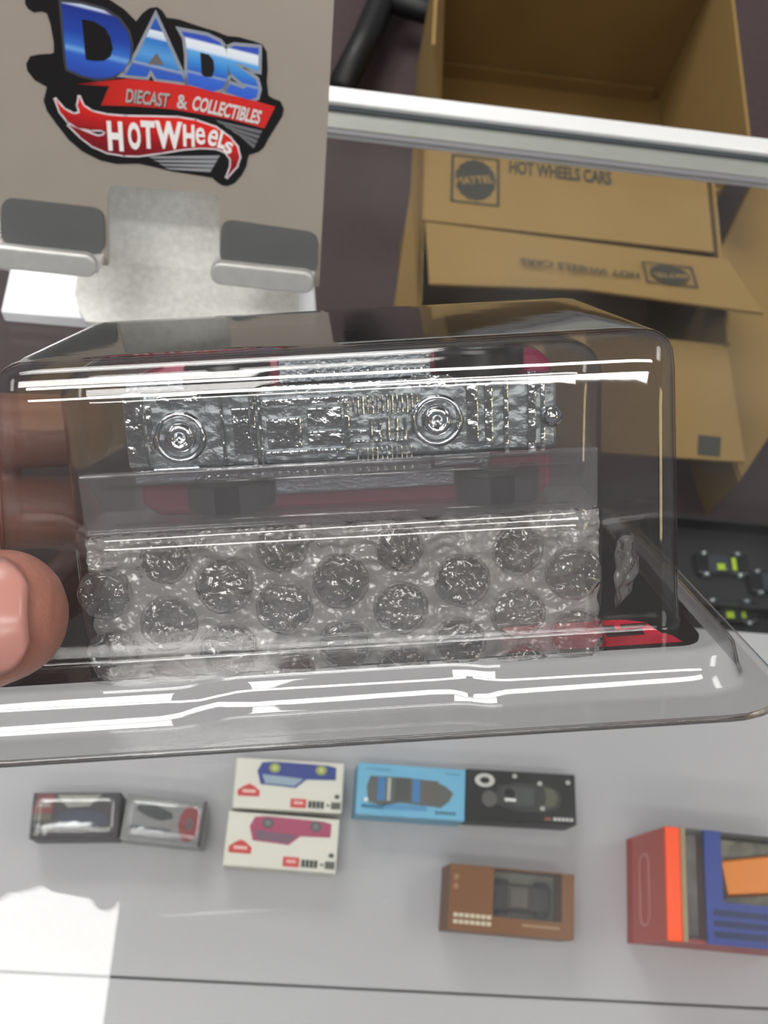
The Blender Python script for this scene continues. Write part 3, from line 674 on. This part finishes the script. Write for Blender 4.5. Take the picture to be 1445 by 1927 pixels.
obj('black_edge', B().hexa([(bx0 + .0108, -d + .025, .054), (bx0 + .0155, -d + .027, .054), (bx0 + .0125, -d + .049, .054), (bx0 + .0108, -d + .049, .054), (bx0 + .0108, -d + .025, .067), (bx0 + .0165, -d + .027, .067), (bx0 + .0130, -d + .047, .067), (bx0 + .0108, -d + .047, .067)]), sol((24, 24, 26)), r)
ring = rrect(-d * .72, .026, d * .62, .046, .008)
o = fill2d('end_print', [[(p[0], p[1]) for p in ring], rrect(-d * .68, .029, d * .58, .043, .006)], sol((226, 150, 142)), r, z=0, thick=.0002)
o.matrix_local = Matrix.Translation((-w - .0004, 0, 0)) @ Matrix(((0, 0, 1), (1, 0, 0), (0, 1, 0))).to_4x4()

# ------------------------------------------------------------------ dark toy packs low behind the shelf
tr_c = at(1420, 1080, .10)
tray = empty('black_crate', (tr_c.x, tr_c.y, .1005)); tag(tray, 'shallow black crate low inside the counter beyond the white shelf', 'crate')
tw, td = .14, .055
obj('crate_floor', B().box((-tw, -td, 0), (tw, td, .004)), M['black'], tray)
for a, b in (((-tw, -td, .004), (tw, -td + .004, .03)), ((-tw, td - .004, .004), (tw, td, .03)), ((-tw, -td + .004, .004), (-tw + .004, td - .004, .03)), ((tw - .004, -td + .004, .004), (tw, td - .004, .03))):
    obj('crate_side', B().box(a, b), M['black'], tray)
lime = mat('lime_paint', (190, 220, 40), .3, .1, var=.1)
for k, (px, py) in enumerate(((1368, 1055), (1385, 1145), (1470, 1090))):
    p = at(px, py, .125)
    c = empty('toy_car', (p.x, p.y, .105), .05); tag(c, ('black toy car with lime stripes at the far side of the black crate', 'black toy car with lime stripes at the near side of the black crate', 'black toy car with lime stripes at the right end of the black crate')[k], 'toy car', 'toy cars in the black crate')
    b = toy_shape(c, .034, .014, .003, sol((26, 26, 28), .2), sol((60, 66, 70), .1))
    obj('stripe', B().box((-.010, -.010, .0142), (-.001, -.002, .0150)).box((.004, -.008, .0092), (.016, .008, .0098)), lime, c)
    for sx in (-.021, .021):
        for sy in (-1, 1): obj('wheel', B().cyl((sx, sy * .0135 - .002, .005), (0, 1, 0), .005, .004, 14), M['chromedark'], c)

# ================================================================== the package held in front
Dc = V((-86, -569, 2000)).normalized()
Xc = V((1, -.057, .0268)); Xc = (Xc - Dc * Xc.dot(Dc)).normalized()
Uc = Xc.cross(Dc)
Oc = V(((615 - CX) / FPX, (660 - CY) / FPX, 1)) * .165 - Uc * .056
def c2w(v): return RC @ V((v.x, -v.y, -v.z))
PK = Matrix((c2w(Xc), c2w(Dc), c2w(Uc))).transposed().to_4x4(); PK.translation = CAMPOS + c2w(Oc)
def pk(name): return empty(name, mw=PK)
MM = .001
def rr_ring(x0, x1, y0, y1, r, z, nx=40, ny=16, nc=8, fn=None):
    pts = []
    def arc(cx, cy, a0):
        for i in range(nc):
            a = math.radians(a0 + 90 * i / nc); pts.append([cx + r * math.cos(a), cy + r * math.sin(a), z])
    def seg(ax, ay, bx, by, n):
        for i in range(n): t = i / n; pts.append([ax + (bx - ax) * t, ay + (by - ay) * t, z])
    arc(x1 - r, y0 + r, 270); seg(x1, y0 + r, x1, y1 - r, ny)
    arc(x1 - r, y1 - r, 0); seg(x1 - r, y1, x0 + r, y1, nx)
    arc(x0 + r, y1 - r, 90); seg(x0, y1 - r, x0, y0 + r, ny)
    arc(x0 + r, y0 + r, 180); seg(x0 + r, y0, x1 - r, y0, nx)
    if fn: pts = [fn(p) for p in pts]
    return pts
def sm(a, b, x):
    t = max(0, min(1, (x - a) / (b - a))); return t * t * (3 - 2 * t)
def stepfn(k_):
    def f(p):
        x, y, z = p
        if y < 20:
            mid = sm(-26, -18, x) * (1 - sm(18, 23, x)); lef = 1 - sm(-26, -18, x)
            return [x, y + k_ * (1.7 * mid - .8 * lef), z]
        return [x, y, z]
    return f
# clear outer shell
shell = pk('clear_shell'); tag(shell, 'clear plastic protector shell with a wide flange held by a hand', 'package')
sh = B()
rings = [rr_ring(-72, 69.8, -22.3, 83, 12, 0.9), rr_ring(-72, 69.8, -22.3, 83, 12, 0), rr_ring(-71, 68.8, -21, 82, 11, 0), rr_ring(-67.9, 66.9, -13.9, 79.8, 9.4, 0, fn=stepfn(1)), rr_ring(-67, 66.0, -12.9, 79, 9, 0, fn=stepfn(1)), rr_ring(-66.8, 65.8, -12.6, 78.8, 8.9, .1, fn=stepfn(1)), rr_ring(-66.5, 65.5, -12.3, 78.6, 8.8, .5, fn=stepfn(1)), rr_ring(-66, 65.0, -11.5, 78.4, 8.6, 3.2, fn=stepfn(1)),
         rr_ring(-65.5, 64.6, -10.9, 78, 8.2, 5.0, fn=stepfn(1)), rr_ring(-65, 64.1, -10.3, 77.6, 7.8, 5.7, fn=stepfn(1)), rr_ring(-64, 63, -9.4, 77, 7, 6.0, fn=stepfn(.9)), rr_ring(-63.4, 62.5, -8.6, 76.6, 6.9, 6.0, fn=stepfn(.9)),
         rr_ring(-58.8, 59.0, -2.2, 74, 6, 6.0, fn=stepfn(.1)), rr_ring(-58.0, 58.2, -1.35, 73.2, 5.6, 6.0), rr_ring(-57.65, 57.75, -1.0, 72.8, 5.4, 6.12), rr_ring(-57.45, 57.55, -.85, 72.65, 5.3, 6.5), rr_ring(-57.4, 57.5, -.8, 72.6, 5.3, 7.0), rr_ring(-57.3, 57.47, -.78, 72.57, 5.2, 8.0)]
for zz in (14, 24, 34, 44, 50):
    t = (zz - 6.2) / 49.8; rings.append(rr_ring(-57.4 + 4.6 * t, 57.5 - 2 * t, -.8 + .8 * t, 72.6 - 1.2 * t, 5.2 - .4 * t, zz))
for a in range(1, 6):
    an = math.radians(18 * a); R = 4.2
    o = R * (1 - math.cos(an)); zz = 51.8 + R * math.sin(an)
    rings.append(rr_ring(-52.9 + o, 55.6 - o, 0 + o, 71.5 - o, 4.9 - o * .8, zz))
o = 4.2 + 5; rings.append(rr_ring(-52.9 + o, 55.6 - o, o, 71.5 - o, 1.2, 56.0))
sh.loft(rings, False, True)
obj('shell', sh, M['dome'], shell, MM, smooth=True, solid=.0004)
# inner blister with its printed card
bk = pk('blister_pack'); tag(bk, 'black printed card with clear inner blister inside the protector shell', 'package')
ib = B(); rings = [rr_ring(-45.5, 46, -1.5 + 3, 62, 6, 1.4), rr_ring(-44.6, 45.2, 1.2, 61, 5.8, 2.2)]
for zz in (8, 16, 24): rings.append(rr_ring(-44.5 + .02 * zz, 45.1 - .02 * zz, 1.0, 61 - .03 * zz, 5.6, zz))
rings += [rr_ring(-44, 44.6, 1.0, 60, 5.6, 26.2), rr_ring(-43.6, 44.4, 1.5, 60, 5.4, 27.0), rr_ring(-43.4, 44.3, 1.2, 60, 5.4, 28), rr_ring(-43.3, 44.3, 1, 60, 5.4, 36), rr_ring(-43.2, 44.3, .9, 59.5, 5.4, 46)]
for a in range(0, 7):
    an = math.radians(15 * a); R = 5.2; o = R * (1 - math.cos(an))
    rings.append(rr_ring(-43.2 + o, 44.3 - o, .9 + o, 59.5 - o, max(.8, 5.4 - o * .85), 49.4 + R * math.sin(an)))
o = 9; rings.append(rr_ring(-43.2 + o, 44.3 - o, .9 + o, 59.5 - o, .7, 54.65))
ib.loft(rings, False, True)
obj('blister', ib, M['blister'], bk, MM, smooth=True, solid=.0003)
obj('card', B().prism([(x, y, .5) for x, y in rrect(-63, 5, 63, 75.5, 4)], (0, 0, .7)), M['cardblack'], bk, MM)
fill2d('red_label', [[(x * MM, y * MM) for x, y in ((27.5, 5.2), (29, 16.5), (51, 16.8), (55, 14.9), (56.5, 9.6), (58, 8.2), (59, 5.2))]], M['pinkred'], bk, z=.00125, thick=.0001)
fill2d('dark_mark', [[(x * MM, y * MM) for x, y in ((46.5, 8.8), (47, 14), (49, 14), (48.8, 11.4), (53.6, 12), (53.4, 9))]], sol((64, 38, 38)), bk, z=.0014, thick=.0001)
fill2d('dark_mark', [[(x * MM, y * MM) for x, y in ((50, 12.6), (50.2, 14.2), (55.2, 14.4), (54.6, 12.8))]], sol((90, 50, 46)), bk, z=.0014, thick=.0001)
# frosted insert strip in front of the lower half of the car
ins = B(); ins.box((-41.2, 1.6, 27.6), (43, 2.5, 37.8)).box((-41.2, 2.5, 36.9), (43, 3.4, 37.8)).box((-41.2, 2.5, 27.6), (43, 14, 28.4))
obj('insert', ins, M['tray'], bk, MM, bevel=.0003)
rib = B()
for zz in (37.6, 35.6, 29.2): rib.tube([(-36, 1.7, zz + .15), (0, 1.7, zz), (38, 1.7, zz - .3)], [.33, .36, .3], 8)
obj('rib', rib, M['rib'], bk, MM, smooth=True)

# ------------------------------------------------------------------ the toy car, underside to the viewer
cr = pk('toy_car'); tag(cr, 'magenta toy car with chrome underside lying inside the clear blister', 'toy car')
Y0 = 4.6
bd = B()
bd.loft([[(x, y, z) for x, z in ((-33, 30), (-30, 28), (34, 27.2), (37, 30), (37, 51), (34.5, 53.4), (-27, 54), (-33, 51.5))] for y in (Y0 + 5, Y0 + 12)])
bd.loft([[(x, y, z) for x, z in ((-22, 31), (22, 30), (22, 51), (-22, 51.5))] for y in (Y0 + 12, Y0 + 20)])
obj('body', bd, M['magenta'], cr, MM, bevel=.0012, seg=3)
cs = B()
cs.box((-33.2, Y0 + .8, 37.2), (37, Y0 + 6, 49.6))
obj('chassis', cs, M['chromedark'], cr, MM, bevel=.0006, seg=2)
dt = B()
def cb(x0, x1, z0, z1, h): dt.box((x0, Y0 + .9 - h, z0), (x1, Y0 + 1.0, z1))
cb(-33.4, -30.2, 38, 50.2, .9); cb(-30, -29, 40, 48, .5)
cb(-28, -21.2, 48.3, 49.6, .8); cb(-29.6, -22, 36.6, 37.6, .8)
cb(-18, -17.4, 37.6, 50, .9); cb(-16.2, -13.4, 39, 46.8, .25)
cb(-13.2, -12.3, 36.8, 50.6, 1.3); cb(-11.9, -11.3, 36.8, 49, 1.1)
cb(-11, 3, 47.0, 48.0, .9); cb(-11, 16, 49.6, 50.2, .9); cb(-21, 15.8, 36.4, 37.2, .9); cb(-11, 2, 38.6, 39.4, .8)
cb(-10.6, -5, 39.8, 44.8, .8); cb(-4, 1.6, 40, 42.4, .6); cb(-4, 1.6, 43.2, 46.2, .45); cb(2, 2.9, 38.8, 47.6, 1.1)
for k in range(14): cb(3.4 + .8 * k, 3.8 + .8 * k, 44.6, 47.8, .5)
for k in range(12): cb(3.8 + .8 * k, 4.15 + .8 * k, 36.9, 39.2, .5)
cb(3, 12, 41.6, 42.2, .7); cb(3, 12, 40.0, 40.5, .7)
for k in range(5): cb(6 + 1.4 * k, 6.6 + 1.4 * k, 40, 44, .75)
cb(13.2, 20.5, 48.6, 50.6, .8); cb(22, 24, 39, 49, .35); cb(25, 26.4, 38.5, 49, .3)
cb(28.1, 28.9, 36.6, 49.6, .9); cb(32, 33.4, 36.6, 50.4, 1.0); cb(34.2, 35, 37, 49, .3)
for k in range(26): cb(-21 + 1.45 * k, -20.3 + 1.45 * k, 35.0, 35.9, .3)
for k in range(22): cb(-8 + 1.08 * k, -7.5 + 1.08 * k, 51.2, 52.0, .3)
obj('chassis_detail', dt, M['chrome'], cr, MM, bevel=.00018, seg=2)
sl = B(); sl.box((-33, Y0 + 1.5, 34.6), (16, Y0 + 4, 37.0)).box((-8.2, Y0 + 1.5, 50.2), (16.6, Y0 + 5.2, 54.6)).box((-33, Y0 + 1.8, 50), (-23.6, Y0 + 5, 52.6)).box((16.6, Y0 + 1.6, 35), (26, Y0 + 3, 37.1)).box((-10.2, Y0 + 2, 31.6), (20, Y0 + 5.4, 34.7))
obj('side_skirt', sl, mat('satin_silver', (150, 156, 162), .25, .9, scale=500, var=.35, bump=.5, bscale=1500), cr, MM, bevel=.0003)
for (x, z) in ((-24.8, 42.6), (17.2, 43.1)):
    rv = B(); rv.lathe([(4.3, 0), (4.3, -.7), (3.8, -1.0), (3.4, -.7), (3.2, .2), (2.7, .3), (2.5, -.6), (2.2, -1.1), (1.5, -1.3), (.9, -.9), (.5, -.2), (.1, -.1)], (x, Y0 + .9, z), (0, 1, 0), 32, False, True)
    obj('rivet', rv, M['chrome'], cr, MM, smooth=True)
bl = B().sphere((36.0, Y0 + .6, 42.8), 1.9); bl.box((33.5, Y0 + 1, 42), (36, Y0 + 2, 43.6))
obj('hitch_ball', bl, M['chrome'], cr, MM, smooth=True)
for (x, z, r, wd_) in ((-16.6, 49.6, 7.0, 4.4), (24.8, 50.0, 7.4, 4.4), (-17.8, 29.4, 7.4, 5.6), (27.4, 28.0, 7.0, 6.0)):
    wh = B(); wh.lathe([(r * .6, 0), (r * .92, 0), (r, .5), (r, wd_ - .5), (r * .92, wd_), (r * .6, wd_)], (x, Y0 + r - 2.4, z), (0, 0, 1), 40)
    o = obj('wheel', wh, M['tyre'], cr, MM, smooth=True); 
    q = o.modifiers.new('edge', 'EDGE_SPLIT'); q.split_angle = math.radians(40)
    obj('hub', B().lathe([(r * .58, -.2), (r * .58, wd_ + .2)], (x, Y0 + r - 2.4, z), (0, 0, 1), 24), M['chromedark'], o, MM)
obj('axle', B().cyl((-16.6, Y0 + 4.6, 30), (0, 0, 1), .7, 22, 12).cyl((25.2, Y0 + 5, 30), (0, 0, 1), .7, 22, 12), M['chrome'], cr, MM)

# ------------------------------------------------------------------ bubble wrap
bw = pk('bubble_wrap'); tag(bw, 'folded strip of clear bubble wrap tucked below the toy car', 'bubble wrap')
BUB = [(-39.3, 5.9, 4.7), (-29.5, 11.1, 4.9), (-19.9, 5.6, 5.1), (-19.7, 17.2, 4.9), (-9.9, 12.7, 4.9), (0, 5.3, 4.7), (-9.9, .8, 4.5), (-.2, 16.8, 4.9), (9.8, 11.4, 4.8), (19.6, 4.5, 4.6), (9.8, -.2, 4.6), (20.4, 15.7, 4.8), (29.8, 9.2, 4.8), (40.0, 4.6, 4.8), (39.3, 15.9, 4.9), (30.5, -1.0, 4.4), (-30.4, .3, 4.5), (-39.6, 17.0, 4.6), (-9.6, 23.2, 4.3), (-29.0, 22.4, 4.3), (29.9, 20.4, 4.4), (9.9, 22.2, 4.3)]
from mathutils import noise as NZ
def crk(x, z, s=1.0):
    top = sm(16, 25, z)
    return s * ((.35 + 1.5 * top) * NZ.noise(V((x * .22, z * .3, 1.7))) + (.25 + .7 * top) * NZ.noise(V((x * .5, z * .9, 5.1))) + .18 * NZ.noise(V((x * 1.3, z * 1.5, 9))))
YB = 3.6
sheet = B(); vs = []; fs = []; idx = {}
st_ = .42; nx = int(86 / st_); nz = int(27 / st_)
for i in range(nx + 1):
    for j in range(nz + 1):
        x = -42 + i * st_; z = 1.3 + j * st_ * .95
        edge = .6 * NZ.noise(V((z * .4, 0, 3)))
        idx[i, j] = len(vs); vs.append((x + (edge if i in (0, nx) else 0), YB + 1.0 * crk(x, z), z))
for i in range(nx):
    for j in range(nz):
        x = -42 + (i + .5) * st_; z = 1.3 + (j + .5) * st_ * .95
        if any((x - a) ** 2 + (z - b) ** 2 < (r - .55) ** 2 for a, b, r in BUB): continue
        fs.append((idx[i, j], idx[i + 1, j], idx[i + 1, j + 1], idx[i, j + 1]))
sheet.add(vs, fs)
obj('sheet', sheet, M['film'], bw, MM, smooth=True)
back = B(); vs = []; fs = []
for i in range(nx + 1):
    for j in range(nz + 1):
        x = -41 + i * st_ * .98; z = 1.3 + j * st_ * .97
        vs.append((x, YB + 7 + 1.6 * crk(x + 40, z + 9, 1.2), z))
for i in range(nx):
    for j in range(nz): q = i * (nz + 1) + j; fs.append((q, q + nz + 1, q + nz + 2, q + 1))
back.add(vs, fs)
M['filmback'] = clear('bubble_film_back', (.98, .98, .98), .2, (1, 1, 1), .14, 1.8, .9, 170, .1, 300, .0012, 200)
obj('sheet', back, M['filmback'], bw, MM, smooth=True)
fold = B(); vs = []; fs = []                            # creased top fold joining both layers
for i in range(nx + 1):
    x = -41.5 + i * st_ * .985
    for j in range(9):
        t = j / 8; a = math.pi * t
        y = YB + 3.5 - 3.5 * math.cos(a); z = 25.3 + 1.5 * math.sin(a) * .9 + 1.0 * NZ.noise(V((x * .35, t * 3, 2)))
        vs.append((x, max(2.7, y + .9 * NZ.noise(V((x * .6, t * 5, 8)))), z))
for i in range(nx):
    for j in range(8): q = i * 9 + j; fs.append((q, q + 9, q + 10, q + 1))
fold.add(vs, fs); obj('fold', fold, M['film'], bw, MM, smooth=True)
for bi, (cx_, cz_, r) in enumerate(BUB):
    bb = B(); n, m = 44, 14; rings = []
    hgt = 2.6 if cz_ < 20 else 1.6
    for k in range(m):
        a = math.pi / 2 * k / m
        ring = []
        for i in range(n):
            an = 2 * math.pi * i / n; rr = r * math.cos(a) ** .7
            x = cx_ + rr * math.cos(an); z = cz_ + rr * math.sin(an)
            rg = 1 - abs(NZ.noise(V((x * .38 + bi, z * .38, bi * 3.1)))) * 2.4
            rg2 = 1 - abs(NZ.noise(V((x * .9, z * .75 + bi, bi * 1.7)))) * 2.2
            fa = min(1, k / 3)
            y = YB - hgt * math.sin(a) ** .9 + fa * (.6 - .75 * rg - .32 * rg2)
            if k == 0: y = YB + 1.0 * crk(x, z)
            ring.append((x, max(1.75, y), max(z, 1.0 if k else .9)))
        rings.append(ring)
    bb.loft(rings, False, True)
    obj('bubble', bb, M['bubble'], bw, MM, smooth=True)
tail = B(); vs = []; fs = []
for i in range(15):
    for j in range(17):
        u = i / 14; v_ = j / 16; ang = v_ * 2 - 1
        x = 46.8 + u * 6.6 * (1 - .25 * abs(ang)); z = 13.8 + ang * 6.5 * (1 - .1 * u)
        vs.append((x + .5 * NZ.noise(V((z, u * 3, 1))), 5 + 8 * u + 2.4 * NZ.noise(V((x * .4, z * .45, 4))), z))
for i in range(14):
    for j in range(16): q = i * 17 + j; fs.append((q, q + 17, q + 18, q + 1))
tail.add(vs, fs); obj('tail', tail, M['filmback'], bw, MM, smooth=True)

# ------------------------------------------------------------------ the hand
hd = pk('hand'); tag(hd, 'left hand pinching the clear package at its left end', 'hand')
hb = B()
def chain(pts, rs, n=14):
    fine = []; fr_ = []
    for k in range(len(pts) - 1):
        for s_ in range(6):
            t = s_ / 6; fine.append(V(pts[k]) * (1 - t) + V(pts[k + 1]) * t); fr_.append(rs[k] * (1 - t) + rs[k + 1] * t)
    fine.append(V(pts[-1])); fr_.append(rs[-1])
    for p, r in zip(fine, fr_): hb.sphere(p, r, n, 8)
chain([(-116, 14, 10), (-92, -6, 13), (-72, -12.5, 16.4), (-56.5, -12.2, 19.4), (-51.8, -11.8, 20.0)], [18, 12.5, 11.6, 11.2, 10.4])     # thumb
chain([(-138, 50, 34), (-106, 74, 33), (-82, 82.5, 31), (-61, 82.0, 30)], [14, 10.5, 9.6, 8.8])     # index
chain([(-138, 52, 14), (-108, 78, 12), (-86, 84, 11), (-66, 83, 10.2)], [14, 10.8, 9.8, 8.8])       # middle
chain([(-138, 52, -6), (-110, 72, -14), (-92, 64, -18), (-86, 44, -16)], [14, 10, 9, 8.2])          # ring, curled under
chain([(-136, 44, -24), (-112, 58, -34), (-97, 46, -36), (-94, 30, -32)], [12, 8.8, 8, 7.2])        # little, curled under
chain([(-128, 30, 12), (-150, 40, 6), (-185, 20, 0), (-235, 0, -8)], [22, 27, 24, 24])
chain([(-138, 48, 30), (-138, 50, -22)], [15, 13])
chain([(-150, 40, 24), (-150, 38, -18)], [18, 16])
me = bpy.data.meshes.new('hand_raw'); me.from_pydata([tuple(c * MM for c in v) for v in hb.v], [], hb.f)
tmp = bpy.data.objects.new('tmp', me); C.objects.link(tmp)
q = tmp.modifiers.new('r', 'REMESH'); q.mode = 'VOXEL'; q.voxel_size = .0012
q = tmp.modifiers.new('s', 'SMOOTH'); q.factor = .6; q.iterations = 9
hm = bpy.data.meshes.new_from_object(tmp.evaluated_get(bpy.context.evaluated_depsgraph_get()))
bpy.data.objects.remove(tmp)
link('skin_surface', hm, M['skin'], hd, smooth=True)
# thumb nail: a curved plate on the side of the thumb that faces the viewer
nv = []; nf = []
NI, NJ = 13, 13
for i in range(NI):
    for j in range(NJ):
        u = i / (NI - 1); w_ = (j / (NJ - 1) * 2 - 1)
        half = math.radians(54) * (1 - .5 * max(0, (u - .7) / .3) ** 2)
        a = w_ * half + math.radians(22)
        x = -60 + u * 14.9
        R = 10.95 - 1.9 * max(0, (x + 53) / 7.6) ** 2
        nv.append((x, -12.0 - R * math.cos(a), 19.7 + R * math.sin(a)))
for i in range(NI - 1):
    for j in range(NJ - 1): q = i * NJ + j; nf.append((q, q + NJ, q + NJ + 1, q + 1))
obj('thumb_nail', B().add(nv, nf), M['nail'], hd, MM, smooth=True, solid=.0006)
